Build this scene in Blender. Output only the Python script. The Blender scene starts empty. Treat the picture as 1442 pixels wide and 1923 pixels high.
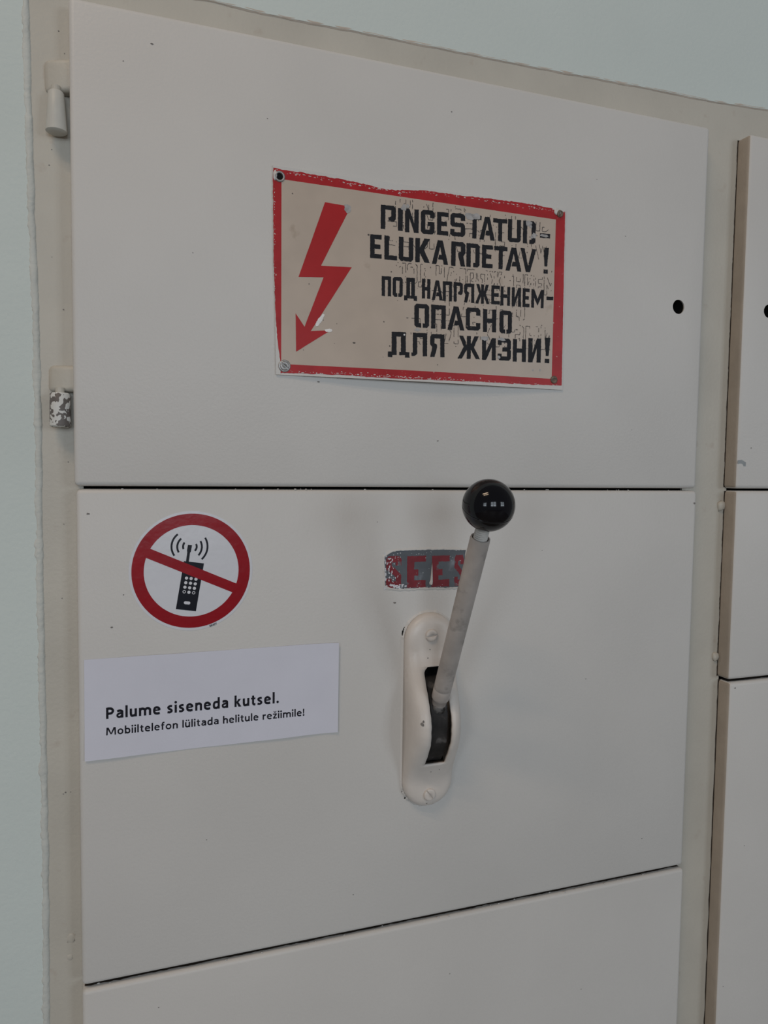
import bpy, bmesh, math, random
from mathutils import Vector, Matrix, noise
from mathutils.geometry import tessellate_polygon

S = bpy.context.scene
COL = S.collection
random.seed(7)

# ------------------------------------------------------------------ camera
cam_d = bpy.data.cameras.new('camera')
cam_d.sensor_fit = 'VERTICAL'
cam_d.sensor_height = 24.0
cam_d.sensor_width = 18.0
cam_d.lens = 1378.93 / 1923 * 24.0
cam_d.clip_start = 0.01
cam = bpy.data.objects.new('camera', cam_d)
COL.objects.link(cam)
YAW, PITCH, ROLL = 0.333609, -0.060438, 0.013062
fwd = Vector((math.sin(YAW) * math.cos(PITCH), math.cos(YAW) * math.cos(PITCH), math.sin(PITCH)))
rgt = Vector((math.cos(YAW), -math.sin(YAW), 0))
upv = rgt.cross(fwd)
r2 = math.cos(ROLL) * rgt + math.sin(ROLL) * upv
u2 = -math.sin(ROLL) * rgt + math.cos(ROLL) * upv
m = Matrix.Identity(4)
for i in range(3):
    m[i][0], m[i][1], m[i][2] = r2[i], u2[i], -fwd[i]
m.translation = Vector((0.04035, -0.62297, 0.01875))
cam.matrix_world = m
S.camera = cam

# ------------------------------------------------------------------ light
S.view_settings.view_transform = 'Standard'
S.view_settings.look = 'None'
S.view_settings.gamma = 1.0
S.view_settings.use_curve_mapping = False
S.view_settings.exposure = 0.0

W = bpy.data.worlds.new('world')
S.world = W
W.use_nodes = True
W.node_tree.nodes['Background'].inputs[0].default_value = (0.95, 0.955, 0.98, 1)
W.node_tree.nodes['Background'].inputs[1].default_value = 0.125


def area(name, loc, target, sx, sy, energy, color, roll_to=None):
    d = bpy.data.lights.new(name, 'AREA')
    d.shape = 'RECTANGLE'
    d.size, d.size_y = sx, sy
    d.energy = energy
    d.color = color
    o = bpy.data.objects.new(name, d)
    COL.objects.link(o)
    z = (Vector(loc) - Vector(target)).normalized()
    x = Vector(roll_to if roll_to else (1, 0, 0))
    x = (x - x.dot(z) * z).normalized()
    y = z.cross(x)
    mm_ = Matrix.Identity(4)
    for i in range(3):
        mm_[i][0], mm_[i][1], mm_[i][2] = x[i], y[i], z[i]
    mm_.translation = Vector(loc)
    o.matrix_world = mm_
    return o


# twin-tube fluorescent fitting on the ceiling, up and to the left behind the viewer
LAMP = Vector((-0.98, -1.31, 2.14))
for k in (-1, 1):
    c = LAMP + Vector((0.05, 0.21, 0)) * k
    area('ceiling_tube', c, c + Vector((0, 0, -1)), 0.99, 0.075, 10.8, (1.0, 0.75, 0.53), (0.97, -0.24, 0))
# three tall windows in the far wall behind the viewer, four panes each
for wx in (-4.3, -0.25, 3.7):
    for px in (-0.5, 0.5):
        for pz, hh in ((-0.05, 0.55), (0.75, 0.95)):
            c = Vector((wx + px, -5.0, pz + 0.25))
            area('window_pane_light', c, c + Vector((0, 1, 0)), 0.86, hh, 12.7, (0.775, 0.87, 0.965))

# ------------------------------------------------------------------ helpers


def srgb(r, g, b):
    f = lambda c: (c / 255 / 12.92) if c / 255 <= 0.04045 else ((c / 255 + 0.055) / 1.055) ** 2.4
    return (f(r), f(g), f(b), 1)


def lin(r, g, b):
    return (r, g, b, 1)


def material(name, col, rough=0.5, spec=0.4, mottle=0.06, mscale=9.0, bump=0.0, bscale=500.0,
             col2=None, c2scale=60.0, c2lo=0.6, c2hi=0.66, c2detail=4.0, metallic=0.0, broad=0.0):
    mt = bpy.data.materials.new(name)
    mt.use_nodes = True
    nt = mt.node_tree
    b = nt.nodes['Principled BSDF']
    b.inputs['Roughness'].default_value = rough
    b.inputs['Specular IOR Level'].default_value = spec
    b.inputs['Metallic'].default_value = metallic
    tc = nt.nodes.new('ShaderNodeTexCoord')

    def noi(scale, detail=3.0):
        n = nt.nodes.new('ShaderNodeTexNoise')
        n.inputs['Scale'].default_value = scale
        n.inputs['Detail'].default_value = detail
        nt.links.new(tc.outputs['Object'], n.inputs['Vector'])
        return n
    n1 = noi(mscale)
    mr = nt.nodes.new('ShaderNodeMapRange')
    mr.inputs[1].default_value = 0.3
    mr.inputs[2].default_value = 0.7
    mr.inputs[3].default_value = 1 - mottle
    mr.inputs[4].default_value = 1 + mottle
    nt.links.new(n1.outputs['Fac'], mr.inputs[0])
    mx = nt.nodes.new('ShaderNodeMix')
    mx.data_type = 'RGBA'
    mx.blend_type = 'MULTIPLY'
    mx.inputs[0].default_value = 1
    mx.inputs[6].default_value = col
    nt.links.new(mr.outputs[0], mx.inputs[7])
    out = mx.outputs[2]
    if col2 is not None:
        n2 = noi(c2scale, c2detail)
        m2 = nt.nodes.new('ShaderNodeMapRange')
        m2.inputs[1].default_value = c2lo
        m2.inputs[2].default_value = c2hi
        nt.links.new(n2.outputs['Fac'], m2.inputs[0])
        x2 = nt.nodes.new('ShaderNodeMix')
        x2.data_type = 'RGBA'
        nt.links.new(m2.outputs[0], x2.inputs[0])
        nt.links.new(out, x2.inputs[6])
        x2.inputs[7].default_value = col2
        out = x2.outputs[2]
    nt.links.new(out, b.inputs['Base Color'])
    if bump or broad:
        prev = None
        for sc, st, dist in ((bscale, bump, 0.0006), (14.0, broad, 0.004)):
            if not st:
                continue
            n3 = noi(sc, 3.0)
            bp = nt.nodes.new('ShaderNodeBump')
            bp.inputs['Strength'].default_value = st
            bp.inputs['Distance'].default_value = dist
            nt.links.new(n3.outputs['Fac'], bp.inputs['Height'])
            if prev:
                nt.links.new(prev.outputs[0], bp.inputs['Normal'])
            prev = bp
        nt.links.new(prev.outputs[0], b.inputs['Normal'])
    return mt


M = {
    'door': material('door_paint', lin(.605, .586, .556), 0.42, 0.32, 0.03, 7, 0.25, 420, broad=0.10),
    'frame': material('frame_paint', lin(.505, .475, .412), 0.45, 0.35, 0.05, 14, 0.45, 300,
                      lin(.43, .37, .31), 55, 0.64, 0.80, 5, broad=0.25),
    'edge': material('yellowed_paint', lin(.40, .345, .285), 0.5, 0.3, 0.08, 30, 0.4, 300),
    'wall': material('wall_paint', lin(.600, .655, .625), 0.75, 0.25, 0.03, 5, 0.5, 260, broad=0.25),
    'bead': material('plaster_lip', lin(.560, .570, .530), 0.7, 0.3, 0.05, 40, 0.6, 350),
    'brownlip': material('yellowed_lip', lin(.50, .43, .36), 0.6, 0.3, 0.1, 40, 0.5, 300),
    'grime_shade': material('painted_grime_shade', lin(.060, .048, .038), 0.8, 0.2, 0.4, 60),  # dirt colour darkened to carry the shade inside the joints
    'floor': material('floor_lino', lin(.22, .18, .14), 0.5, 0.4, 0.1, 3),
    'cream': material('sign_cream', lin(.490, .405, .330), 0.35, 0.4, 0.04, 40, 0.0, 500,
                      lin(.36, .28, .21), 45, 0.68, 0.80, 5),
    'red': material('sign_red', lin(.40, .020, .024), 0.36, 0.2, 0.12, 60, 0.1, 300,
                    lin(.55, .42, .39), 210, 0.70, 0.72, 6),
    'bolt': material('bolt_red', lin(.41, .020, .022), 0.36, 0.2, 0.06, 40),
    'black': material('sign_black', lin(.016, .016, .019), 0.5, 0.15, 0.2, 200,
                      0, 0, lin(.33, .27, .22), 260, 0.70, 0.74, 6),
    'ghost': material('ghost_print', lin(.110, .092, .080), 0.5, 0.3, 0.4, 300),
    'scuff': material('scuffed_metal', lin(.36, .345, .335), 0.4, 0.5, 0.2, 200),
    'glint': material('bare_tin', lin(.78, .76, .73), 0.25, 0.6, 0.1, 200),
    'white_vinyl': material('white_vinyl', lin(.66, .665, .70), 0.22, 0.5, 0.02, 20, 0.25, 130),
    'red_vinyl': material('red_vinyl', lin(.29, .006, .013), 0.22, 0.3, 0.06, 60, 0.25, 130),
    'black_vinyl': material('black_vinyl', lin(.008, .009, .015), 0.25, 0.25, 0.05, 60),
    'paper': material('paper', lin(.655, .655, .725), 0.8, 0.2, 0.02, 25, 0.1, 600, broad=0.05),
    'ink': material('toner', lin(.012, .012, .018), 0.6, 0.15, 0.05, 60),
    'slate': material('slate_paint', lin(.092, .104, .118), 0.4, 0.4, 0.14, 60, 0.2, 200,
                      lin(.22, .24, .27), 55, 0.60, 0.75, 5),
    'stencil': material('stencil_red', lin(.185, .014, .022), 0.45, 0.35, 0.2, 90, 0, 0,
                        lin(.13, .125, .14), 110, 0.60, 0.70, 5),
    'housing': material('housing_paint', lin(.640, .590, .540), 0.36, 0.4, 0.05, 40, 0.35, 220,
                        lin(.50, .42, .35), 35, 0.62, 0.80, 4),
    'rod': material('rod_paint', lin(.405, .365, .335), 0.42, 0.35, 0.14, 45, 0.8, 130,
                    lin(.24, .22, .20), 75, 0.58, 0.74, 5),
    'stud': material('painted_thread', lin(.50, .48, .45), 0.4, 0.4, 0.1, 200),
    'bakelite': material('black_bakelite', lin(.003, .003, .005), 0.09, 0.36, 0.05, 30),
    'drum': material('greasy_iron', lin(.022, .020, .019), 0.65, 0.35, 0.5, 80, 1.0, 110,
                     lin(.15, .14, .135), 75, 0.58, 0.76, 5),
    'weld': material('dusty_weld', lin(.20, .19, .18), 0.6, 0.4, 0.4, 120, 0.9, 180,
                     lin(.05, .047, .045), 120, 0.55, 0.65, 4),
    'dark': material('dark_void', lin(.010, .010, .010), 0.9, 0.1, 0.1, 30),
    'chipped': material('chipped_paint', lin(.64, .64, .61), 0.45, 0.35, 0.05, 60, 0.5, 220,
                        lin(.135, .120, .110), 190, 0.515, 0.535, 2.0),
    'knuckle': material('knuckle_paint', lin(.53, .52, .475), 0.45, 0.35, 0.05, 60, 0.4, 220),
    'pewter': material('worn_steel', lin(.36, .35, .34), 0.4, 0.5, 0.2, 300, 0, 0, None, metallic=0.5),
    'rust': material('brown_steel', lin(.16, .115, .085), 0.5, 0.4, 0.3, 300),
    'nick': material('bare_nick', lin(.20, .185, .17), 0.6, 0.3, 0.3, 400),
    'chip': material('old_grey_paint', lin(.30, .32, .325), 0.5, 0.3, 0.1, 100),
}


def thing(name, loc, label, cat):
    o = bpy.data.objects.new(name, None)
    o.empty_display_size = 0.05
    COL.objects.link(o)
    o.location = loc
    o['label'] = label
    o['category'] = cat
    return o


def root_loc(p):
    v = Vector((0, 0, 0))
    while p:
        v += p.location
        p = p.parent
    return v


def link(name, me, mat, parent=None, smooth=False):
    mats = mat if isinstance(mat, (list, tuple)) else [mat]
    for q in mats:
        me.materials.append(M[q])
    o = bpy.data.objects.new(name, me)
    COL.objects.link(o)
    if parent:
        off = root_loc(parent)
        for v in me.vertices:
            v.co -= off
        o.parent = parent
    if smooth:
        for f in me.polygons:
            f.use_smooth = True
    return o


def from_data(name, vs, fs, mat, parent=None, smooth=False):
    me = bpy.data.meshes.new(name)
    me.from_pydata(vs, [], fs)
    me.update()
    return link(name, me, mat, parent, smooth)


def from_bm(name, bm, mat, parent=None, smooth=False):
    me = bpy.data.meshes.new(name)
    bm.normal_update()
    bm.to_mesh(me)
    bm.free()
    return link(name, me, mat, parent, smooth)


def box_bm(x0, x1, y0, y1, z0, z1, bev=0.0, seg=3):
    bm = bmesh.new()
    bmesh.ops.create_cube(bm, size=1)
    for v in bm.verts:
        v.co = Vector(((x0 + x1) / 2 + v.co.x * (x1 - x0), (y0 + y1) / 2 + v.co.y * (y1 - y0),
                       (z0 + z1) / 2 + v.co.z * (z1 - z0)))
    if bev:
        bmesh.ops.bevel(bm, geom=list(bm.edges), offset=bev, segments=seg, affect='EDGES', profile=0.5)
    return bm


def axis_frame(a):
    a = Vector(a).normalized()
    t = Vector((1, 0, 0)) if abs(a.x) < 0.9 else Vector((0, 1, 0))
    u = (t - t.dot(a) * a).normalized()
    return a, u, a.cross(u)


def lathe_bm(origin, axis, prof, n=40, bm=None):
    """prof: (radius, distance along axis)"""
    bm = bm or bmesh.new()
    a, u, v = axis_frame(axis)
    o = Vector(origin)
    rings = []
    for r, t in prof:
        if r < 1e-7:
            rings.append([bm.verts.new(o + a * t)])
        else:
            rings.append([bm.verts.new(o + a * t + r * (u * math.cos(2 * math.pi * i / n) + v * math.sin(2 * math.pi * i / n))) for i in range(n)])
    for A, B in zip(rings, rings[1:]):
        for i in range(n):
            j = (i + 1) % n
            if len(A) == 1 and len(B) == 1:
                continue
            if len(A) == 1:
                bm.faces.new((A[0], B[j], B[i]))
            elif len(B) == 1:
                bm.faces.new((A[i], A[j], B[0]))
            else:
                bm.faces.new((A[i], A[j], B[j], B[i]))
    bmesh.ops.recalc_face_normals(bm, faces=list(bm.faces))
    return bm


def auto_smooth(o, ang=35):
    me = o.data
    for f in me.polygons:
        f.use_smooth = True
    bm = bmesh.new()
    bm.from_mesh(me)
    for e in bm.edges:
        if len(e.link_faces) == 2:
            e.smooth = e.calc_face_angle(0) < math.radians(ang)
    bm.to_mesh(me)
    bm.free()
    return o


def flat_print(name, polys, yf, mat, parent):
    """flat printed areas lying on a surface y = yf(x, z); polys in millimetres (x, z)"""
    vs, fs = [], []
    for kk, P in enumerate(polys):
        holes = []
        if isinstance(P, dict):
            holes = P['holes']
            P = P['outer']
        loops = [[Vector((x, z, 0)) for x, z in L] for L in [P] + holes]
        tris = tessellate_polygon(loops)
        flat = [q for L in loops for q in L]
        base = len(vs)
        for q in flat:
            x, z = q.x / 1000, q.y / 1000
            vs.append((x, yf(x, z) - (kk % 24) * 2.5e-6, z))
        for a, b, c in tris:
            p0, p1, p2 = flat[a], flat[b], flat[c]
            if (p1 - p0).cross(p2 - p0).z < 0:
                b, c = c, b
            fs.append((base + a, base + b, base + c))
    return from_data(name, vs, fs, mat, parent)


def rough_poly(P, step=1.2, jit=0.15, seed=0, freq=0.7):
    out = []
    n = len(P)
    for i in range(n):
        a, b = Vector((*P[i], 0)), Vector((*P[(i + 1) % n], 0))
        k = max(1, int((b - a).length / step))
        for j in range(k):
            q = a.lerp(b, j / k)
            d = noise.noise_vector(Vector((q.x * freq, q.y * freq, seed)))
            out.append((q.x + jit * d.x, q.y + jit * d.y))
    return out


def blob(cx, cz, r, k=12, rag=0.45, sx=1.0, sz=1.0):
    ph = random.random() * 100
    out = []
    for i in range(k):
        a = 2 * math.pi * i / k
        rr = r * (1 + rag * noise.noise(Vector((math.cos(a) * 1.3, math.sin(a) * 1.3, ph))))
        out.append((cx + sx * rr * math.cos(a), cz + sz * rr * math.sin(a)))
    return out


def circle(cx, cz, r, k=64):
    return [(cx + r * math.cos(2 * math.pi * i / k), cz + r * math.sin(2 * math.pi * i / k)) for i in range(k)]


def grid_bm(xs, zs, yf):
    bm = bmesh.new()
    G = [[bm.verts.new((x, yf(x, z), z)) for x in xs] for z in zs]
    for j in range(len(zs) - 1):
        for i in range(len(xs) - 1):
            bm.faces.new((G[j][i], G[j][i + 1], G[j + 1][i + 1], G[j + 1][i]))
    return bm


def lerp_list(a, b, n):
    return [a + (b - a) * i / n for i in range(n + 1)]


def interp(tab, t):
    if t <= tab[0][0]:
        return tab[0][1]
    for (a, va), (b, vb) in zip(tab, tab[1:]):
        if t <= b:
            return va + (vb - va) * (t - a) / (b - a)
    return tab[-1][1]


# ------------------------------------------------------------------ setting: wall, lip, floor
FY = 0.017          # front of the cabinet frame; door faces stand at y = 0
WY = 0.0160         # face of the wall
FLOOR = -1.50
topedge = [(-31, 397), (101, 398.6), (152, 397.6), (246, 399.4), (406, 401.6), (528, 404.9), (615, 405.9), (695, 410), (900, 408), (1294, 408)]
leftedge = [(-1450, -27), (-445, -27.2), (-299, -26.0), (-210, -26.4), (-36, -27.1), (48, -26.4), (131, -27.1), (212, -29.0), (292, -30.0), (397, -31.3)]


def hole_outline():
    P = []
    for z in lerp_list(-1450, 397, 260):
        P.append((interp(leftedge, z) + 0.7 * noise.noise(Vector((0, z * .045, 3))), z))
    for x in lerp_list(-26, 1294, 330):
        P.append((x, interp(topedge, x) + 0.55 * noise.noise(Vector((x * .06, 0, 5)))))
    P.append((1294, -1450))
    return P


HO = hole_outline()


def build_wall():
    outer = [(-2400, -1500), (-2400, 1400), (3400, 1400), (3400, -1500)]
    vs, fs = [], []
    loops = [[Vector((x, z, 0)) for x, z in outer], [Vector((x, z, 0)) for x, z in HO]]
    tris = tessellate_polygon(loops)
    flat = loops[0] + loops[1]
    n = len(flat)
    for y in (WY, 0.16):
        for q in flat:
            vs.append((q.x / 1000, y, q.y / 1000))
    for a, b, c in tris:
        if (flat[b] - flat[a]).cross(flat[c] - flat[a]).z < 0:
            b, c = c, b
        fs.append((a, b, c))
        fs.append((a + n, c + n, b + n))
    for s, e in ((0, 4), (4, n)):
        for i in range(s, e):
            j = i + 1 if i + 1 < e else s
            fs.append((i, j, j + n, i + n))
    o = from_data('wall_front', vs, fs, 'wall')
    o['kind'] = 'structure'


build_wall()


def build_bead():
    bm = bmesh.new()
    rows = []
    for z in lerp_list(-700, 396, 900):
        xe = interp(leftedge, z) + 0.7 * noise.noise(Vector((0, z * .045, 3)))
        w = 2.6 + 1.2 * noise.noise(Vector((1, z * .05, 9))) + 1.0 * noise.noise(Vector((4, z * .21, 2))) + .5 * noise.noise(Vector((4, z * .6, 2)))
        h = 1.2 + 0.9 * noise.noise(Vector((2, z * .07, 1))) + 0.45 * noise.noise(Vector((6, z * .3, 1))) + .2 * noise.noise(Vector((6, z * .8, 1)))
        w = max(2.0, w)
        h = max(.8, .8 * h)
        ring = []
        for k in range(9):
            a = math.pi * k / 8
            x = xe - w * 0.4 - w * math.cos(a)
            y = WY * 1000 + (FY - WY) * 1000 * (.5 * (1 - math.cos(a))) ** 4 - h * math.sin(a) + .12
            ring.append(bm.verts.new((x / 1000, y / 1000, z / 1000)))
        rows.append(ring)
    for A, B in zip(rows, rows[1:]):
        for i in range(8):
            bm.faces.new((A[i], A[i + 1], B[i + 1], B[i]))
    o = from_bm('trim_1', bm, 'bead', None, True)
    o['kind'] = 'structure'


build_bead()


def build_top_lip():
    bm = bmesh.new()
    rows = []
    for x in lerp_list(-28, 1290, 660):
        ze = interp(topedge, x) + 0.55 * noise.noise(Vector((x * .06, 0, 5)))
        w = 1.3 + .7 * noise.noise(Vector((x * .04, 1, 9))) + .4 * noise.noise(Vector((x * .2, 4, 2)))
        h = max(.15, .45 + .4 * noise.noise(Vector((x * .08, 2, 1))))
        ring = []
        for k in range(7):
            a = math.pi * k / 6
            z = ze + w * math.cos(a)
            y = WY * 1000 + (FY - WY) * 1000 * .5 * (1 - math.cos(a)) - h * math.sin(a) + .12
            ring.append(bm.verts.new((x / 1000, y / 1000, z / 1000)))
        rows.append(ring)
    for A, B in zip(rows, rows[1:]):
        for i in range(6):
            bm.faces.new((A[i], A[i + 1], B[i + 1], B[i]))
    bmesh.ops.recalc_face_normals(bm, faces=list(bm.faces))
    o = from_bm('trim_2', bm, 'brownlip', None, True)
    o['kind'] = 'structure'


build_top_lip()
fl = from_bm('floor', box_bm(-2.4, 3.4, -5.0, WY, FLOOR - 0.05, FLOOR), 'floor')
fl['kind'] = 'structure'

# ------------------------------------------------------------------ the cabinet
CAB = thing('electrical_cabinet', (0.30, FY, -1.45), 'beige painted steel electrical cabinet recessed in the pale wall, doors in two columns', 'cabinet')


OPEN = [(5, 600, -1400, 362), (660, 1252, -1400, 362)]


def build_frame():
    loop = [(x - 0.3 if x < 1000 else x + 0.3, z + 0.3) for x, z in HO]
    holes = [[(a, c), (a, d), (b, d), (b, c)] for a, b, c, d in OPEN]
    L = [[Vector((x, z, 0)) for x, z in q] for q in [loop] + holes]
    flat = [q for l in L for q in l]
    n = len(flat)
    vs, fs = [], []
    for y in (FY, 0.15):
        for q in flat:
            vs.append((q.x / 1000, y, q.y / 1000))
    for a, b, c in tessellate_polygon(L):
        if (flat[b] - flat[a]).cross(flat[c] - flat[a]).z < 0:
            b, c = c, b
        fs.append((a, b, c))
        fs.append((a + n, c + n, b + n))
    s0 = 0
    for l in L:
        for i in range(len(l)):
            j = (i + 1) % len(l)
            fs.append((s0 + i, s0 + j, s0 + j + n, s0 + i + n))
        s0 += len(l)
    from_data('frame', vs, fs, 'frame', CAB)
    for a, b, c, d in OPEN:
        bm = box_bm(a / 1000 + .0005, b / 1000 - .0005, FY + .0022, .148, c / 1000 + .0005, d / 1000 - .0005)
        bmesh.ops.delete(bm, geom=[f for f in bm.faces if f.normal.y < -.9], context='FACES')
        from_bm('cabinet_interior', bm, 'dark', CAB)


build_frame()


def door(name, x0, x1, z0, z1, hole=None, yellow_left=False, bev=0.0040):
    bm = box_bm(x0, x1, 0.0, FY - (0.0012 if yellow_left else 0.0003), z0, z1)
    es = [e for e in bm.edges if not all(v.co.y > FY / 2 for v in e.verts)]
    bmesh.ops.bevel(bm, geom=es, offset=bev, segments=4, affect='EDGES', profile=0.5)
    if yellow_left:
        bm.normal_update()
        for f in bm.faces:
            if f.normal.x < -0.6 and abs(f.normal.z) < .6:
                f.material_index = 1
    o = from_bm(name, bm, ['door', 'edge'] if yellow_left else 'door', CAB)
    if hole:
        cb = lathe_bm((hole[0], -0.01, hole[1]), (0, 1, 0), [(0, 0), (hole[2], 0), (hole[2], 0.05), (0, 0.05)], 40)
        c = from_bm('cutter', cb, 'dark')
        md = o.modifiers.new('b', 'BOOLEAN')
        md.object = c
        md.operation = 'DIFFERENCE'
        bpy.context.view_layer.update()
        me = bpy.data.meshes.new_from_object(o.evaluated_get(bpy.context.evaluated_depsgraph_get()))
        o.modifiers.clear()
        o.data = me
        bpy.data.objects.remove(c)
        sock = lathe_bm((hole[0], 0, hole[1]), (0, 1, 0), [(hole[2] - .0002, 0.0012), (hole[2] - .0002, FY + .010), (0, FY + .010)], 32)
        from_bm('lock_socket', sock, 'dark', o, True)
        sp = lathe_bm((hole[0] - 0.0012, 0, hole[1] - 0.0006), (0, 1, 0), [(0, 0.0095), (0.0026, 0.0095), (0.0034, 0.0103), (0.0034, FY + .009), (0, FY + .009)], 4)
        from_bm('lock_spindle', sp, 'rust', o)
    auto_smooth(o, 40)
    return o


upper = door('cabinet_door', -0.0008, 0.6040, 0.0011, 0.3705, hole=(0.5722, 0.1868, 0.0072))
middle = door('cabinet_panel', 0.0004, 0.6055, -0.4085, -0.0013)
lower = door('cabinet_panel', 0.0004, 0.6075, -1.405, -0.4122)
upper2 = door('cabinet_door', 0.6560, 1.2600, 0.0011, 0.3725, hole=(0.6916, 0.1920, 0.0072), yellow_left=True)
middle2 = door('cabinet_panel', 0.6572, 1.2600, -0.2085, -0.0013, yellow_left=True)
lower2 = door('cabinet_panel', 0.6595, 1.2600, -1.405, -0.2118, yellow_left=True)


for x, za, zb in ((656.0, 2, 372), (657.2, -208, -2), (659.5, -1400, -212)):  # brown grime and the shaded gap behind the doors, painted as one dark line
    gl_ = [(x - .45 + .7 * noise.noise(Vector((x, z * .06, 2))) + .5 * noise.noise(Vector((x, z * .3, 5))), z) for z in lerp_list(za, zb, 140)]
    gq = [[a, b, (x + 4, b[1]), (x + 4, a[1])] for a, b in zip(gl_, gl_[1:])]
    g_ = flat_print('joint_grime_shade', gq, lambda x_, z_: FY - .00025, 'grime_shade', CAB)


# dirt on the upward edges inside the joints, with the gap's shade painted in
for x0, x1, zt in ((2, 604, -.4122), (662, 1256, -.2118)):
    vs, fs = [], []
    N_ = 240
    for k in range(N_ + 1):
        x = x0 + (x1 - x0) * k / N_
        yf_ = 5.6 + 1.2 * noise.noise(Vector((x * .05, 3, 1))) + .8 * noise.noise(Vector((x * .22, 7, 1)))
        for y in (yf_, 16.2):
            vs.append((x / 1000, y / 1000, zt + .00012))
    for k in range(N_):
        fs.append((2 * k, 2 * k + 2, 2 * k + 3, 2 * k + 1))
    from_data('joint_grime_shade', vs, fs, 'grime_shade', CAB)


def hinge(zk0, zk1, zl0, zl1, taper, mat, label=None):
    h = bpy.data.objects.new('hinge', None)
    COL.objects.link(h)
    h.parent = CAB
    h.location = Vector((-0.0105, FY, zk0)) - CAB.location
    if label:
        h['label'] = label
    r = 0.0078
    cy = FY - 0.0086
    prof = [(0, 0), (r * .75, 0), (r, 0.0012), (r * (1 + taper) / 2, (zk1 - zk0) / 2), (r * taper, zk1 - zk0 - .0012), (r * taper - .001, zk1 - zk0), (0, zk1 - zk0)]
    k = from_bm('hinge_knuckle', lathe_bm((-0.0108, cy, zk0), (0, 0, 1), prof, 28), mat, h)
    auto_smooth(k, 50)
    # flag of the hinge, buried in many coats of paint
    bm = box_bm(-0.0195, 0.0060, 0.0040, FY + 0.0005, zl0, zl1, 0.0038, 4)
    for v in bm.verts:
        if v.co.x < -0.003:
            v.co.y = min(FY + .0006, v.co.y + (-0.003 - v.co.x) * 0.62)
        if v.co.x > -0.002:
            v.co.y = max(v.co.y, .0008 + .0010)
        d = noise.noise_vector(v.co * 190) * 0.0005
        v.co += d
    auto_smooth(from_bm('hinge_leaf', bm, 'frame', h), 60)
    pin = lathe_bm((-0.0108, cy, min(zk1, zl0) - .002), (0, 0, 1), [(0, 0), (.0034, 0), (.0034, .006), (0, .006)], 16)
    from_bm('hinge_pin', pin, 'frame', h)


hinge(0.2715, 0.3025, 0.3036, 0.3280, 0.74, 'knuckle')
hinge(0.0470, 0.0738, 0.0750, 0.0955, 0.96, 'chipped', 'hinge with heavily chipped paint')


def lump(x, y, z, sx, sy, sz, parent, name='paint_lump', mat='frame'):
    bm = bmesh.new()
    bmesh.ops.create_icosphere(bm, subdivisions=2, radius=1)
    for v in bm.verts:
        d = 1 + 0.35 * noise.noise(v.co * 1.4 + Vector((x * 90, 0, z * 70)))
        v.co = Vector((x + v.co.x * sx * d, y + v.co.y * sy * d, z + v.co.z * sz * d))
    return from_bm(name, bm, mat, parent, True)


lump(0.6530, 0.0165, -0.0185, 0.0050, 0.0032, 0.0060, CAB)
lump(0.6535, 0.0165, -0.1860, 0.0042, 0.0032, 0.0055, CAB)
lump(-0.0085, 0.0176, -0.3760, 0.0040, 0.0011, 0.0050, CAB)
lump(-0.0095, 0.0176, -0.3920, 0.0030, 0.0010, 0.0040, CAB)

# small bare nicks in the paint, and crumbs of dried paint along the joints
nk = {upper: [(59.2, 347.0, .9), (315.4, 337.8, .6), (307.5, 43.8, .7), (194.9, 91.9, .9), (150, 305, .4), (470, 300, .4), (90, 190, .4), (520, 60, .4), (38, 330, .5), (505, 250, .5)],
      middle: [(267.7, -104.1, 1.1), (8.9, -20.8, 1.0), (25.9, -112.4, .8), (35.0, -86.4, .5), (474.4, -191.8, .5), (231.1, -372.6, .5), (549.8, -369.9, .7), (602.0, -14.5, 1.2), (420, -60, .4), (250, -30, .4), (100, -300, .4)],
      lower: [(60, -440, .5), (330, -470, .5), (480, -520, .5)],
      upper2: [(675, 45, .6), (690, 300, .5)],
      lower2: [(667, -218, 1.0), (690, -400, .5), (668, -560, .5)]}
for d, L in nk.items():
    o = flat_print('paint_nick', [blob(x, z, r, 10, .6, 1.2, 0.8) for x, z, r in L], lambda x, z: -0.00012, 'nick', d)
    o['kind'] = 'stuff'
flat_print('paint_chip', [rough_poly([(657.5, 31.5), (663, 32.2), (668.5, 29.5), (668.6, 25.0), (665.4, 25.6), (663.5, 28.2), (657.5, 27.8)], 1.0, .5, 4)], lambda x, z: -0.00013, 'chip', upper2)
nf = flat_print('paint_nick', [blob(x, z, r, 10, .6, 1, .9) for x, z, r in
                ((-11.3, -250.9, .7), (-13, -252, .5), (-7.5, -251, .4), (-9, 352, .6), (-5, 336, .5), (-12, 316, .4), (-15, 262, .5), (-17, 250, .5), (-6, 20, .5), (-10, -30, .5), (-12, -90, .5), (-8, 140, .6), (-16, 180, .4))],
                lambda x, z: FY - 0.00012, 'nick', CAB)
nf['kind'] = 'stuff'


def crumbs(parent, pts, name='paint_crumb'):
    bm = bmesh.new()
    for x, y, z, r in pts:
        b2 = bmesh.ops.create_icosphere(bm, subdivisions=1, radius=1)
        for v in b2['verts']:
            v.co = Vector((x + v.co.x * r * 2.2, y + v.co.y * r * .7, z + v.co.z * r * .8))
    o = from_bm(name, bm, 'door', parent, True)
    o['kind'] = 'stuff'


rg = random.Random(3)
crumbs(middle, [(rg.uniform(.01, .59), rg.uniform(.0012, .004), -0.0012 + rg.uniform(0, .0004), rg.uniform(.0003, .0006)) for _ in range(24)])
crumbs(lower, [(rg.uniform(.01, .59), rg.uniform(.0008, .006), -0.4121 + rg.uniform(0, .0003), rg.uniform(.0003, .0007)) for _ in range(26)])

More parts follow.
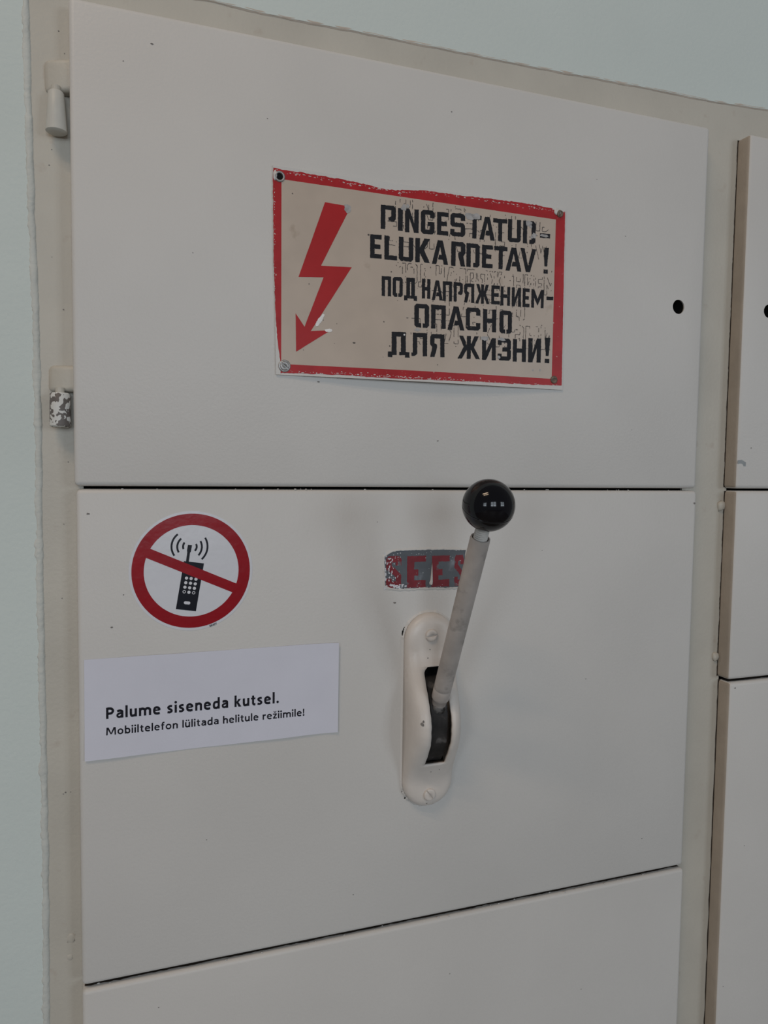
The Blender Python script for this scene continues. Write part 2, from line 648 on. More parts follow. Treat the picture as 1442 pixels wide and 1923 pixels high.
# ------------------------------------------------------------------ warning sign
SIGN = thing('warning_sign', (0.296, 0, 0.181), 'red bordered high voltage warning sign with red bolt and worn black lettering', 'sign')
SX0, SX1, SZ0, SZ1 = 155.5, 436.2, 96.0, 267.6


def sign_y(x, z):
    u = min(1, max(0, (x * 1000 - SX0) / (SX1 - SX0)))
    v = min(1, max(0, (z * 1000 - SZ0) / (SZ1 - SZ0)))
    return -0.0014 - 0.0050 * (math.sin(math.pi * u) ** 1.3) * (1 - v) ** 1.6


def build_sign():
    xs = [x / 1000 for x in lerp_list(SX0, SX1, 48)]
    zs = [z / 1000 for z in lerp_list(SZ0, SZ1, 24)]
    # skewed left and right edges of the hand cut tin
    def px(x, z):
        u = (x * 1000 - SX0) / (SX1 - SX0)
        v = (z * 1000 - SZ0) / (SZ1 - SZ0)
        return x + (1 - u) * (0.0022 * (1 - v) - 0.0012 * v) + u * (0.0010 * (1 - v) - 0.0008 * v)
    bm = bmesh.new()
    F = [[bm.verts.new((px(x, z), sign_y(x, z), z)) for x in xs] for z in zs]
    B = [[bm.verts.new((px(x, z), sign_y(x, z) + 0.0009, z)) for x in xs] for z in zs]
    nz, nx = len(zs), len(xs)
    for j in range(nz - 1):
        for i in range(nx - 1):
            bm.faces.new((F[j][i], F[j][i + 1], F[j + 1][i + 1], F[j + 1][i]))
            bm.faces.new((B[j][i], B[j + 1][i], B[j + 1][i + 1], B[j][i + 1]))
    for i in range(nx - 1):
        bm.faces.new((F[0][i], B[0][i], B[0][i + 1], F[0][i + 1]))
        bm.faces.new((F[-1][i], F[-1][i + 1], B[-1][i + 1], B[-1][i]))
    for j in range(nz - 1):
        bm.faces.new((F[j][0], F[j + 1][0], B[j + 1][0], B[j][0]))
        bm.faces.new((F[j][-1], B[j][-1], B[j + 1][-1], F[j + 1][-1]))
    auto_smooth(from_bm('sign_plate', bm, 'door', SIGN), 40)

    # cream field
    IN = [(162.0, 105.0), (424.4, 106.0), (424.6, 256.0), (161.6, 257.3)]
    def quad(u, v):
        a = Vector((*IN[0], 0)).lerp(Vector((*IN[1], 0)), u)
        b = Vector((*IN[3], 0)).lerp(Vector((*IN[2], 0)), u)
        return a.lerp(b, v)
    off = 0.00012
    bm = bmesh.new()
    nu, nv = 44, 20
    G = []
    for j in range(nv + 1):
        row = []
        for i in range(nu + 1):
            q = quad(i / nu, j / nv)
            row.append(bm.verts.new((q.x / 1000, sign_y(q.x / 1000, q.y / 1000) - off, q.y / 1000)))
        G.append(row)
    for j in range(nv):
        for i in range(nu):
            bm.faces.new((G[j][i], G[j][i + 1], G[j + 1][i + 1], G[j + 1][i]))
    from_bm('sign_field', bm, 'cream', SIGN, True)

    # red border, its outer edge ragged where the door paint was brushed over it
    top = [(154.6, 265.4), (176, 265.0), (204, 264.6), (225, 263.8), (240, 262.6), (252, 261.2), (262, 261.6), (276, 263.6), (292, 265.2), (328, 265.4), (361, 266.6), (400, 266.8), (418, 266.0), (426, 263.5), (434.6, 264.5)]
    bot = [(161.5, 97.6), (177, 97.9), (215, 98.3), (254, 97.6), (295, 97.9), (348, 98.9), (393, 99.2), (436.2, 100.1)]
    lef = [(97.6, 162.0), (102, 162.0), (120, 159.4), (142, 157.3), (186, 155.4), (229, 154.8), (259, 154.5), (265.4, 154.6)]
    rig = [(100.1, 436.0), (180, 435.2), (262, 434.6), (264.5, 434.6)]
    vs, fs = [], []

    def strip(outer, inner, sub):
        base = len(vs)
        n = len(outer)
        for k in range(n):
            for s in range(sub + 1):
                t = s / sub
                x = outer[k][0] * (1 - t) + inner[k][0] * t
                z = outer[k][1] * (1 - t) + inner[k][1] * t
                vs.append((x / 1000, sign_y(x / 1000, z / 1000) - off, z / 1000))
        for k in range(n - 1):
            for s in range(sub):
                a = base + k * (sub + 1) + s
                fs.append((a, a + 1, a + sub + 2, a + sub + 1))
    N = 150

    def rag(x, z, amp):
        return amp * (noise.noise(Vector((x * .12, z * .12, 4))) + .8 * noise.noise(Vector((x * .5, z * .5, 8))) + .5 * noise.noise(Vector((x * 1.3, z * 1.3, 2))))
    o, i_ = [], []
    for k in range(N + 1):
        t = k / N
        x = 154.6 + (434.6 - 154.6) * t
        o.append((x, interp(top, x) + rag(x, 0, .8)))
        q = quad(t, 1)
        i_.append((q.x, q.y))
    strip(o, i_, 2)
    o, i_ = [], []
    for k in range(N + 1):
        t = 1 - k / N
        x = 161.5 + (436.0 - 161.5) * t
        o.append((x, interp(bot, x) + rag(x, 50, .55)))
        q = quad(t, 0)
        i_.append((q.x, q.y))
    strip(o, i_, 2)
    o, i_ = [], []
    for k in range(91):
        t = k / 90
        z = 97.6 + (265.4 - 97.6) * t
        o.append((interp(lef, z) + rag(90, z, .5), z))
        q = quad(0, t)
        i_.append((q.x, q.y))
    strip(o, i_, 2)
    o, i_ = [], []
    for k in range(91):
        t = 1 - k / 90
        z = 100.1 + (264.5 - 100.1) * t
        o.append((interp(rig, z) + rag(190, z, .22), z))
        q = quad(1, t)
        i_.append((q.x, q.y))
    strip(o, i_, 2)
    me_o = from_data('sign_border', vs, fs, 'red', SIGN)
    bm = bmesh.new()
    bm.from_mesh(me_o.data)
    bmesh.ops.recalc_face_normals(bm, faces=list(bm.faces))
    bm.to_mesh(me_o.data)
    bm.free()


build_sign()
ys = lambda k: (lambda x, z: sign_y(x, z) - k)
bolt = [(199.0, 243.3), (221.8, 242.4), (195.8, 189.9), (223.0, 191.1), (187.2, 134.1), (204.5, 135.9), (174.6, 115.9), (174.1, 148.2), (181.8, 137.4), (198.1, 180.3), (176.4, 178.6)]
flat_print('lightning_bolt', [rough_poly(bolt, 5, .12, 2)], ys(.00024), 'bolt', SIGN)


def glyph(ch, w, h, s, t):
    c = .10 * h
    mir = lambda P: [(w - x, y) for x, y in reversed(P)]
    H = .5 * h
    if ch in 'PР':
        return [[(0, 0), (s, 0), (s, h - t), (w - s, h - t), (w - s, .55 * h), (w - 1.55 * s, .50 * h), (w - 1.55 * s, .38 * h), (w - c, .34 * h), (w, .34 * h + c), (w, h - c), (w - c, h), (0, h)]]
    if ch == 'I':
        return [[(0, 0), (w, 0), (w, h), (0, h)]]
    if ch in 'NИ':
        P = [(0, 0), (s, 0), (s, .6 * h), (w - s, 0), (w, 0), (w, h), (w - s, h), (w - s, .4 * h), (s, h), (0, h)]
        return [P if ch == 'N' else mir(P)]
    if ch == 'G':
        return [[(c, 0), (w - c, 0), (w, c), (w, .52 * h), (.5 * w, .52 * h), (.5 * w, .52 * h - t), (w - s, .52 * h - t), (w - s, t), (s, t), (s, h - t), (w - s, h - t), (w - s, .68 * h), (w, .68 * h), (w, h - c), (w - c, h), (c, h), (0, h - c), (0, c)]]
    if ch in 'EЕ':
        return [[(0, 0), (w, 0), (w, t), (s, t), (s, H - t / 2), (.88 * w, H - t / 2), (.88 * w, H + t / 2), (s, H + t / 2), (s, h - t), (w, h - t), (w, h), (0, h)]]
    if ch == 'S':
        return [[(c, 0), (w - c, 0), (w, c), (w, H + t / 2 - c), (w - c, H + t / 2), (s, H + t / 2), (s, h - t), (w - s, h - t), (w - s, .70 * h), (w, .70 * h), (w, h - c), (w - c, h), (c, h), (0, h - c), (0, H - t / 2 + c), (c, H - t / 2), (w - s, H - t / 2), (w - s, t), (s, t), (s, .30 * h), (0, .30 * h), (0, c)]]
    if ch == 'T':
        return [[(.5 * w - s / 2, 0), (.5 * w + s / 2, 0), (.5 * w + s / 2, h - t), (w, h - t), (w, h), (0, h), (0, h - t), (.5 * w - s / 2, h - t)]]
    if ch in 'AА':
        ap = .74 * h
        xr = lambda y: w - s - (w / 2 - s) * y / ap
        return [[(0, 0), (s, 0), (.5 * w, ap), (xr(.40 * h), .40 * h), (.44 * w, .40 * h), (.38 * w, .20 * h), (xr(.20 * h), .20 * h), (w - s, 0), (w, 0), (.5 * w + .55 * s, h), (.5 * w - .55 * s, h)]]
    if ch == 'U':
        return [[(c, 0), (w - c, 0), (w, c), (w, h), (w - s, h), (w - s, t), (s, t), (s, h), (0, h), (0, c)]]
    if ch == 'D':
        return [[(0, 0), (s, 0), (s, h - t), (w - s, h - t), (w - s, t), (w - 1.5 * s, t), (w - 1.5 * s, 0), (w - c, 0), (w, c), (w, h - c), (w - c, h), (0, h)]]
    if ch in 'RЯ':
        P = [(0, 0), (s, 0), (s, h - t), (w - s, h - t), (w - s, .60 * h), (w - 1.6 * s, .55 * h), (w - 1.6 * s, .42 * h), (w - s, 0), (w, 0), (w - .45 * s, .42 * h), (w, .55 * h), (w, h - c), (w - c, h), (0, h)]
        return [P if ch == 'R' else mir(P)]
    if ch == 'L':
        return [[(0, 0), (w, 0), (w, t), (s, t), (s, h), (0, h)]]
    if ch == 'K':
        return [[(0, 0), (s, 0), (s, .38 * h), (w - 1.15 * s, 0), (w, 0), (.60 * w, .54 * h), (w, h), (w - 1.2 * s, h), (s, .62 * h), (s, h), (0, h)]]
    if ch == 'V':
        return [[(0, h), (.5 * w - .5 * s, 0), (.5 * w + .5 * s, 0), (w, h), (w - s, h), (.5 * w, .27 * h), (s, h)]]
    if ch == '!':
        return [[(.25 * w, .28 * h), (.75 * w, .28 * h), (w, h), (0, h)], [(.1 * w, 0), (.9 * w, 0), (.9 * w, .16 * h), (.1 * w, .16 * h)]]
    if ch == '-':
        return [[(0, 0), (w, 0), (w, h), (0, h)]]
    if ch == 'П':
        return [[(0, 0), (s, 0), (s, h - t), (w - s, h - t), (w - s, 0), (w, 0), (w, h), (0, h)]]
    if ch == 'О':
        return [[(.56 * w, 0), (w - c, 0), (w, c), (w, h - c), (w - c, h), (c, h), (0, h - c), (0, c), (c, 0), (.46 * w, 0), (.46 * w, t), (s, t), (s, h - t), (w - s, h - t), (w - s, t), (.56 * w, t)]]
    if ch == 'Д':
        a, b, f = .17 * w, .83 * w, .22 * h
        return [[(0, 0), (.9 * s, 0), (.9 * s, .09 * h), (a + s, .09 * h), (a + s, h - t), (b - s, h - t), (b - s, f), (b - s - .08 * w, f), (b - s - .08 * w, .09 * h), (w - .9 * s, .09 * h), (w - .9 * s, 0), (w, 0), (w, f), (b, f), (b, h), (a, h), (a, f), (0, f)]]
    if ch == 'Н':
        return [[(0, 0), (s, 0), (s, H - t / 2), (w - s, H - t / 2), (w - s, 0), (w, 0), (w, h), (w - s, h), (w - s, H + t / 2), (s, H + t / 2), (s, h), (0, h)]]
    if ch == 'Ж':
        m_, q = w / 2, s * .48
        return [[(0, 0), (s, 0), (m_ - q, .40 * h), (m_ - q, 0), (m_ + q, 0), (m_ + q, .40 * h), (w - s, 0), (w, 0), (m_ + q + .14 * w, .52 * h), (w - .06 * w, h), (w - s - .06 * w, h), (m_ + q, .64 * h), (m_ + q, h), (m_ - q, h), (m_ - q, .64 * h), (s + .06 * w, h), (.06 * w, h), (m_ - q - .14 * w, .52 * h)]]
    if ch == 'М':
        return [[(0, 0), (s, 0), (s, .55 * h), (.5 * w, .12 * h), (w - s, .55 * h), (w - s, 0), (w, 0), (w, h), (w - s, h), (.5 * w, .50 * h), (s, h), (0, h)]]
    if ch == 'С':
        return [[(c, 0), (w - c, 0), (w, c), (w, .33 * h), (w - s, .33 * h), (w - s, t), (s, t), (s, h - t), (w - s, h - t), (w - s, .66 * h), (w, .66 * h), (w, h - c), (w - c, h), (c, h), (0, h - c), (0, c)]]
    if ch == 'Л':
        return [[(0, 0), (.8 * s, 0), (1.3 * s, .10 * h), (1.3 * s, h - t), (w - s, h - t), (w - s, 0), (w, 0), (w, h), (.3 * s, h), (.3 * s, .14 * h), (0, .14 * h)]]
    if ch == 'З':
        return [[(c, 0), (w - c, 0), (w, c), (w, H - c * .5), (w - c * .5, H), (w, H + c * .5), (w, h - c), (w - c, h), (c, h), (0, h - c), (0, .70 * h), (s, .70 * h), (s, h - t), (w - s, h - t), (w - s, H + t / 2), (.35 * w, H + t / 2), (.35 * w, H - t / 2), (w - s, H - t / 2), (w - s, t), (s, t), (s, .30 * h), (0, .30 * h), (0, c)]]
    return []


# letter, left, right, bottom, top (millimetres on the door)
LINES = [
    (.205, [('P', 249.0, 262.9, 227.1, 247.8), ('I', 265.0, 269.6, 227.2, 246.8), ('N', 271.6, 284.6, 226.9, 247.4), ('G', 286.7, 299.9, 227.4, 248.3), ('E', 302.3, 313.3, 228.0, 248.3), ('S', 315.3, 329.9, 228.6, 249.1), ('T', 332.4, 346.5, 228.7, 249.6), ('A', 344.5, 360.2, 228.7, 249.7), ('T', 358.4, 372.9, 229.3, 249.5), ('U', 373.7, 387.3, 229.9, 250.6), ('D', 389.6, 402.9, 230.3, 251.2), ('-', 407.6, 418.7, 237.5, 241.6)]),
    (.205, [('E', 239.5, 250.1, 201.0, 221.3), ('L', 252.6, 264.5, 201.0, 221.8), ('U', 266.0, 279.7, 201.2, 222.2), ('K', 281.6, 295.6, 201.8, 223.0), ('A', 297.6, 313.5, 201.9, 223.2), ('R', 316.4, 330.5, 202.1, 223.8), ('D', 331.6, 345.0, 202.7, 224.0), ('E', 347.4, 358.3, 203.5, 224.2), ('T', 359.8, 373.6, 203.8, 224.5), ('A', 371.8, 388.7, 203.4, 224.9), ('V', 387.2, 404.1, 204.0, 225.7), ('!', 411.9, 417.7, 204.5, 228.6)]),
    (.175, [('П', 250.3, 259.0, 169.2, 186.4), ('О', 260.5, 269.9, 169.4, 186.8), ('Д', 271.2, 283.5, 167.2, 187.2), ('Н', 288.1, 296.3, 170.2, 187.7), ('А', 297.7, 308.4, 169.7, 187.4), ('П', 308.4, 317.6, 169.8, 187.4), ('Р', 319.2, 328.3, 170.3, 187.6), ('Я', 329.6, 339.9, 170.2, 187.6), ('Ж', 341.0, 355.7, 170.5, 188.1), ('Е', 357.4, 366.3, 171.1, 188.3), ('Н', 367.1, 377.1, 170.9, 188.3), ('И', 378.9, 388.7, 171.0, 188.5), ('Е', 390.5, 398.0, 171.4, 188.8), ('М', 399.9, 413.4, 171.7, 188.9), ('-', 416.4, 423.9, 180.2, 183.4)]),
    (.205, [('О', 281.0, 295.2, 144.1, 165.1), ('П', 297.1, 311.5, 144.4, 165.5), ('А', 313.2, 330.1, 144.3, 165.7), ('С', 331.5, 346.3, 145.4, 166.0), ('Н', 349.1, 362.8, 145.2, 166.1), ('О', 366.3, 379.5, 145.1, 166.3)]),
    (.205, [('Д', 256.2, 276.4, 116.3, 138.8), ('Л', 278.3, 293.3, 118.7, 139.2), ('Я', 296.3, 310.3, 118.8, 139.3), ('Ж', 323.3, 346.2, 119.2, 140.0), ('И', 348.4, 362.7, 119.4, 139.7), ('З', 364.8, 378.8, 120.1, 140.4), ('Н', 380.9, 395.1, 119.9, 141.0), ('И', 397.6, 411.6, 120.3, 143.0), ('!', 415.5, 421.8, 120.7, 144.6)]),
]


def line_polys(sw, L):
    out = []
    for ch, x0, x1, z0, z1 in L:
        w, h = x1 - x0, z1 - z0
        for P in glyph(ch, w, h, sw * h, .185 * h):
            out.append([(x0 + x, z0 + z + .03 * (x - w / 2)) for x, z in P])
    return out


ghost_segs = []
for i, (sw, L) in enumerate(LINES):
    PP = line_polys(sw, L)
    flat_print('sign_lettering', [rough_poly(P, 1.0, .30, i * 3.7, .9) for P in PP], ys(.00028), 'black', SIGN)
    for P in PP:
        R_ = rough_poly([(x + 13.6, z + 13.0) for x, z in P], 1.0, .35, i + .5, .8)
        for a, b in zip(R_, R_[1:] + R_[:1]):
            n_ = noise.noise(Vector((a[0] * .10, a[1] * .10, 5))) + .6 * noise.noise(Vector((a[0] * .5, a[1] * .5, 2)))
            if n_ > (.02 if i >= 2 else .12) and a[0] < 422 and b[0] < 422 and max(a[1], b[1]) < 255.5:
                ghost_segs.append((a, b))


def seg_quads(segs, wd, seed=0):
    out = []
    for a, b in segs:
        d = Vector((b[0] - a[0], b[1] - a[1]))
        if d.length < 1e-6:
            continue
        n_ = Vector((-d.y, d.x)).normalized() * wd * (.6 + .8 * abs(noise.noise(Vector((a[0] * 1.3, a[1] * 1.3, seed)))))
        out.append([(a[0] - n_.x, a[1] - n_.y), (b[0] - n_.x, b[1] - n_.y), (b[0] + n_.x, b[1] + n_.y), (a[0] + n_.x, a[1] + n_.y)])
    return out


g = flat_print('ghost_lettering', seg_quads(ghost_segs, .40), ys(.00020), 'ghost', SIGN)
g['label'] = 'faint outlines of an older print'
# scraped spots and blots
sc = [blob(270.5, 247.5, 2.6, 18, .6, 1, 1), blob(274, 249.5, 1.6, 14, .7), blob(334, 247.8, 3.2, 18, .5, 1.5, .8), blob(341, 248.4, 3.2, 18, .5, 1.4, .8),
      blob(395.6, 249.2, 2.8, 18, .5, 1.1, .9), blob(397.5, 246.5, 1.6, 14, .5), blob(401.5, 238.4, 2.3, 16, .6, 1, 1), blob(399.0, 236.5, 1.4, 14, .6),
      blob(412.0, 239.6, 2.4, 16, .5, 2.0, .5), blob(218.8, 241.0, 3.3, 20, .55, .9, 1.1), blob(351, 139.0, 2.4, 16, .6, 1.6, .9), blob(368, 139.5, 2.2, 16, .6, 1.8, .7),
      blob(284, 142.0, 1.8, 16, .7, 1.5, .7), blob(366, 122.5, 1.5, 14, .6), blob(403, 113.0, .9, 12, .6), blob(411, 113.5, 1.0, 12, .6)]
for q in sc:
    flat_print('scraped_spot', [q], ys(.00034), 'scuff', SIGN)
gl = [rough_poly([(197.6, 149.6), (199.2, 148.9), (197.0, 143.5), (193.8, 139.2), (191.4, 138.6), (191.2, 140.6), (193.4, 144.6)], 1, .5, 3), blob(202.6, 135.6, 1.9, 14, .6, 1.7, .7), blob(271.5, 136.6, .8, 12, .2)]
for q in gl:
    flat_print('bare_spot', [q], ys(.00036), 'glint', SIGN)
sp = [blob(random.uniform(165, 420), random.uniform(108, 254), random.uniform(.25, .7), 9, .6) for _ in range(26)] + [blob(238.0, 220.5, 1.0, 12, .5), blob(240, 216, .5, 9), blob(225.5, 126.5, .9, 10, .6, 1.5, .7), blob(421.5, 207.0, .8, 10, .5, .5, 1.2)]
fk = []
for _ in range(150):
    x = random.uniform(157, 433)
    fk.append(blob(x, interp([(155, 264.6), (240, 261.6), (265, 260.6), (292, 264.2), (430, 264.8)], x) - abs(random.gauss(0, .9)), random.uniform(.15, .6), 8, .8, random.uniform(.8, 2.4), .6))
for _ in range(190):
    x = random.choice((random.uniform(165, 435), random.gauss(260, 34), random.gauss(290, 40)))
    fk.append(blob(min(434, max(164, x)), 98.4 + abs(random.gauss(0, 1.2)), random.uniform(.12, .55), 8, .8, random.uniform(.8, 2.2), .7))
for _ in range(60):
    fk.append(blob(155.6 + abs(random.gauss(0, .7)), random.uniform(105, 250), random.uniform(.12, .4), 8, .8, .6, random.uniform(.8, 2)))
o = flat_print('paint_fleck', fk, ys(.00018), 'door', SIGN)
o['kind'] = 'stuff'
o = flat_print('dirt_speck', sp, ys(.00022), 'ghost', SIGN)
o['kind'] = 'stuff'


def slot_screw(name, x, z, y, r, h, ang, mat, parent, dome=.35, slot=.14):
    bm = lathe_bm((x, y + .0004, z), (0, -1, 0), [(r, 0), (r, h * (1 - dome)), (r * .92, h * .9), (r * .7, h), (0, h)], 32)
    c = math.cos(ang)
    s_ = math.sin(ang)
    o = auto_smooth(from_bm(name, bm, mat, parent), 50)
    cb = box_bm(-r * 1.2, r * 1.2, -h * .45, h, -r * slot, r * slot)
    for v in cb.verts:
        v.co = Vector((x + v.co.x * c - v.co.z * s_, y + .0004 - h + v.co.y - h * 0 + (-.0 if v.co.y > 0 else 0), z + v.co.x * s_ + v.co.z * c))
    # slot cutter spans from in front of the head to 45 percent of its depth
    for v in cb.verts:
        if v.co.y > y + .0004 - h:
            v.co.y = y + .0004 - h * .55
        else:
            v.co.y = y - h * 2
    bmesh.ops.recalc_face_normals(cb, faces=list(cb.faces))
    cut = from_bm('cutter', cb, mat)
    md = o.modifiers.new('b', 'BOOLEAN')
    md.object = cut
    md.operation = 'DIFFERENCE'
    bpy.context.view_layer.update()
    me = bpy.data.meshes.new_from_object(o.evaluated_get(bpy.context.evaluated_depsgraph_get()))
    o.modifiers.clear()
    o.data = me
    bpy.data.objects.remove(cut)
    return o


def S_(x, z):
    return sign_y(x, z)


rv = lathe_bm((.1600, S_(.16, .2592) + .0004, .2592), (0, -1, 0), [(.0046, 0), (.0046, .0008), (.0040, .0015), (.0032, .0015), (.0027, .0009), (.0027, .0004)], 32)
riv = from_bm('rivet', rv, 'pewter', SIGN, True)
from_bm('rivet_bore', lathe_bm((.1600, S_(.16, .2592) + .0004, .2592), (0, -1, 0), [(.0028, .0006), (0, .0006)], 24), 'dark', riv)
slot_screw('screw', .1648, .1035, S_(.1648, .1035), .0040, .0018, math.radians(-40), 'pewter', SIGN)
wr = lathe_bm((.1648, S_(.1648, .1035) + .0003, .1035), (0, -1, 0), [(.0052, 0), (.0052, .0008), (.0044, .0010), (.0036, .0010)], 28)
from_bm('washer', wr, 'pewter', SIGN, True)
slot_screw('screw', .4268, .1053, S_(.4268, .1053), .0037, .0018, math.radians(20), 'rust', SIGN)
slot_screw('screw', .4285, .2617, S_(.4285, .2617), .0034, .0022, math.radians(70), 'rust', SIGN)
lump(.4262, S_(.4262, .2625) - .0004, .2630, .0042, .0010, .0030, SIGN, 'paint_lump', 'door')
lump(.1562, S_(.1562, .258) - .0002, .2600, .0016, .0008, .0050, SIGN, 'paint_lump', 'door')

# ------------------------------------------------------------------ round sticker
STK = thing('prohibition_sticker', (0.0885, 0, -0.0688), 'round white sticker with red ring and bar across a black mobile phone', 'sticker')
cx, cz = 88.6, -68.8
yk = lambda k: (lambda x, z: -k)


def disc(name, r, y0, y1, mat, parent):
    bm = lathe_bm((cx / 1000, y0, cz / 1000), (0, -1, 0), [(r / 1000, 0), (r / 1000, y0 - y1), (0, y0 - y1)], 96)
    return from_bm(name, bm, mat, parent)


disc('sticker_backing', 49.7, -0.00004, -0.00022, 'white_vinyl', STK)
a = math.atan2(-80.7 + 49.8, 125.1 - 56.5)
ux, uz = math.cos(a), math.sin(a)
RO, RI, HB = 47.6, 38.1, 4.05
bcx, bcz = 88.8, -68.9
bar = [(bcx + ux * s * 39 - uz * q * HB, bcz + uz * s * 39 + ux * q * HB) for s, q in ((-1, -1), (1, -1), (1, 1), (-1, 1))]
flat_print('prohibition_ring', [{'outer': circle(cx, cz, RO, 128), 'holes': [list(reversed(circle(cx, cz, RI, 128)))]}], yk(.00034), 'red_vinyl', STK)
flat_print('prohibition_bar', [bar], yk(.00036), 'red_vinyl', STK)
body = [(82.1, -60.4), (98.2, -62.8), (91.6, -102.7), (75.5, -100.1)]
keys = [(84.1, -74.6), (87.8, -75.1), (91.7, -75.8), (83.5, -78.4), (87.3, -79.0), (91.1, -79.7), (82.8, -82.1), (86.6, -82.8), (90.4, -83.4), (82.2, -85.9), (86.0, -86.5), (89.8, -87.1)]
ant = [(85.3, -47.0), (88.6, -47.4), (87.7, -52.8), (87.0, -53.5), (85.9, -62.0), (83.6, -61.5), (84.8, -52.9), (84.5, -52.1)]
ph = flat_print('phone_pictogram', [body, ant], yk(.00030), 'black_vinyl', STK)
ovl = []
for i in range(24):
    t = 2 * math.pi * i / 24
    ex = (1.35 if math.cos(t) > 0 else -1.35) + 1.25 * math.cos(t)
    ez = 1.25 * math.sin(t)
    ovl.append((84.5 + ex * .988 + ez * .15, -95.3 + ez * .988 - ex * .15))
kp = []
for i, (x, z) in enumerate(keys):
    if i in (9, 11):
        kp.append({'outer': circle(x, z, 1.30, 24), 'holes': [list(reversed(circle(x, z, .80, 24)))]})
    else:
        kp.append(circle(x, z, 1.30, 24))
flat_print('keypad', kp + [ovl], yk(.00033), 'white_vinyl', ph)


def arc_band(p0, pm, p1, wd, n=16):
    (x1, y1), (x2, y2), (x3, y3) = p0, pm, p1
    d = 2 * (x1 * (y2 - y3) + x2 * (y3 - y1) + x3 * (y1 - y2))
    ox = ((x1 * x1 + y1 * y1) * (y2 - y3) + (x2 * x2 + y2 * y2) * (y3 - y1) + (x3 * x3 + y3 * y3) * (y1 - y2)) / d
    oy = ((x1 * x1 + y1 * y1) * (x3 - x2) + (x2 * x2 + y2 * y2) * (x1 - x3) + (x3 * x3 + y3 * y3) * (x2 - x1)) / d
    r = math.hypot(x1 - ox, y1 - oy)
    a0, am, a1 = (math.atan2(q[1] - oy, q[0] - ox) for q in (p0, pm, p1))
    while am - a0 > math.pi: am -= 2 * math.pi
    while am - a0 < -math.pi: am += 2 * math.pi
    while a1 - am > math.pi: a1 -= 2 * math.pi
    while a1 - am < -math.pi: a1 += 2 * math.pi
    o_, i_ = [], []
    for k in range(n + 1):
        t = a0 + (a1 - a0) * k / n
        o_.append((ox + (r + wd) * math.cos(t), oy + (r + wd) * math.sin(t)))
        i_.append((ox + (r - wd) * math.cos(t), oy + (r - wd) * math.sin(t)))
    return o_ + i_[::-1]


for w in ([(77.3, -38.1), (72.3, -47.3), (74.5, -55.7)], [(80.0, -41.7), (76.9, -47.4), (78.0, -53.1)], [(82.7, -45.0), (81.5, -47.7), (81.8, -50.5)],
          [(91.8, -46.4), (92.3, -49.3), (90.8, -52.1)], [(95.4, -44.1), (96.5, -49.4), (93.7, -55.9)], [(99.2, -41.4), (101.1, -49.2), (96.3, -59.3)]):
    flat_print('radio_wave', [arc_band(*w, .78)], yk(.00030), 'black_vinyl', STK)


def crom(P, n=8):
    if len(P) == 2:
        return P
    Q = [tuple(2 * a - b for a, b in zip(P[0], P[1]))] + list(P) + [tuple(2 * a - b for a, b in zip(P[-1], P[-2]))]
    out = []
    for k in range(1, len(Q) - 2):
        p0, p1, p2, p3 = Q[k - 1:k + 3]
        for i in range(n):
            t = i / n
            out.append(tuple(.5 * (2 * b + (c - a) * t + (2 * a - 5 * b + 4 * c - d) * t * t + (3 * b - a - 3 * c + d) * t ** 3) for a, b, c, d in zip(p0, p1, p2, p3)))
    return out + [tuple(P[-1])]


def band(P, t):
    """stroke of width t along a smooth path, as quads"""
    C_ = [Vector((*q, 0)) for q in crom(P)]
    L, R_ = [], []
    for k, q in enumerate(C_):
        d = (C_[min(k + 1, len(C_) - 1)] - C_[max(k - 1, 0)]).normalized()
        nn = Vector((-d.y, d.x, 0)) * t / 2
        L.append(q + nn)
        R_.append(q - nn)
    return [[(a.x, a.y), (b.x, b.y), (c.x, c.y), (d.x, d.y)] for a, b, c, d in zip(R_, R_[1:], L[1:], L)]


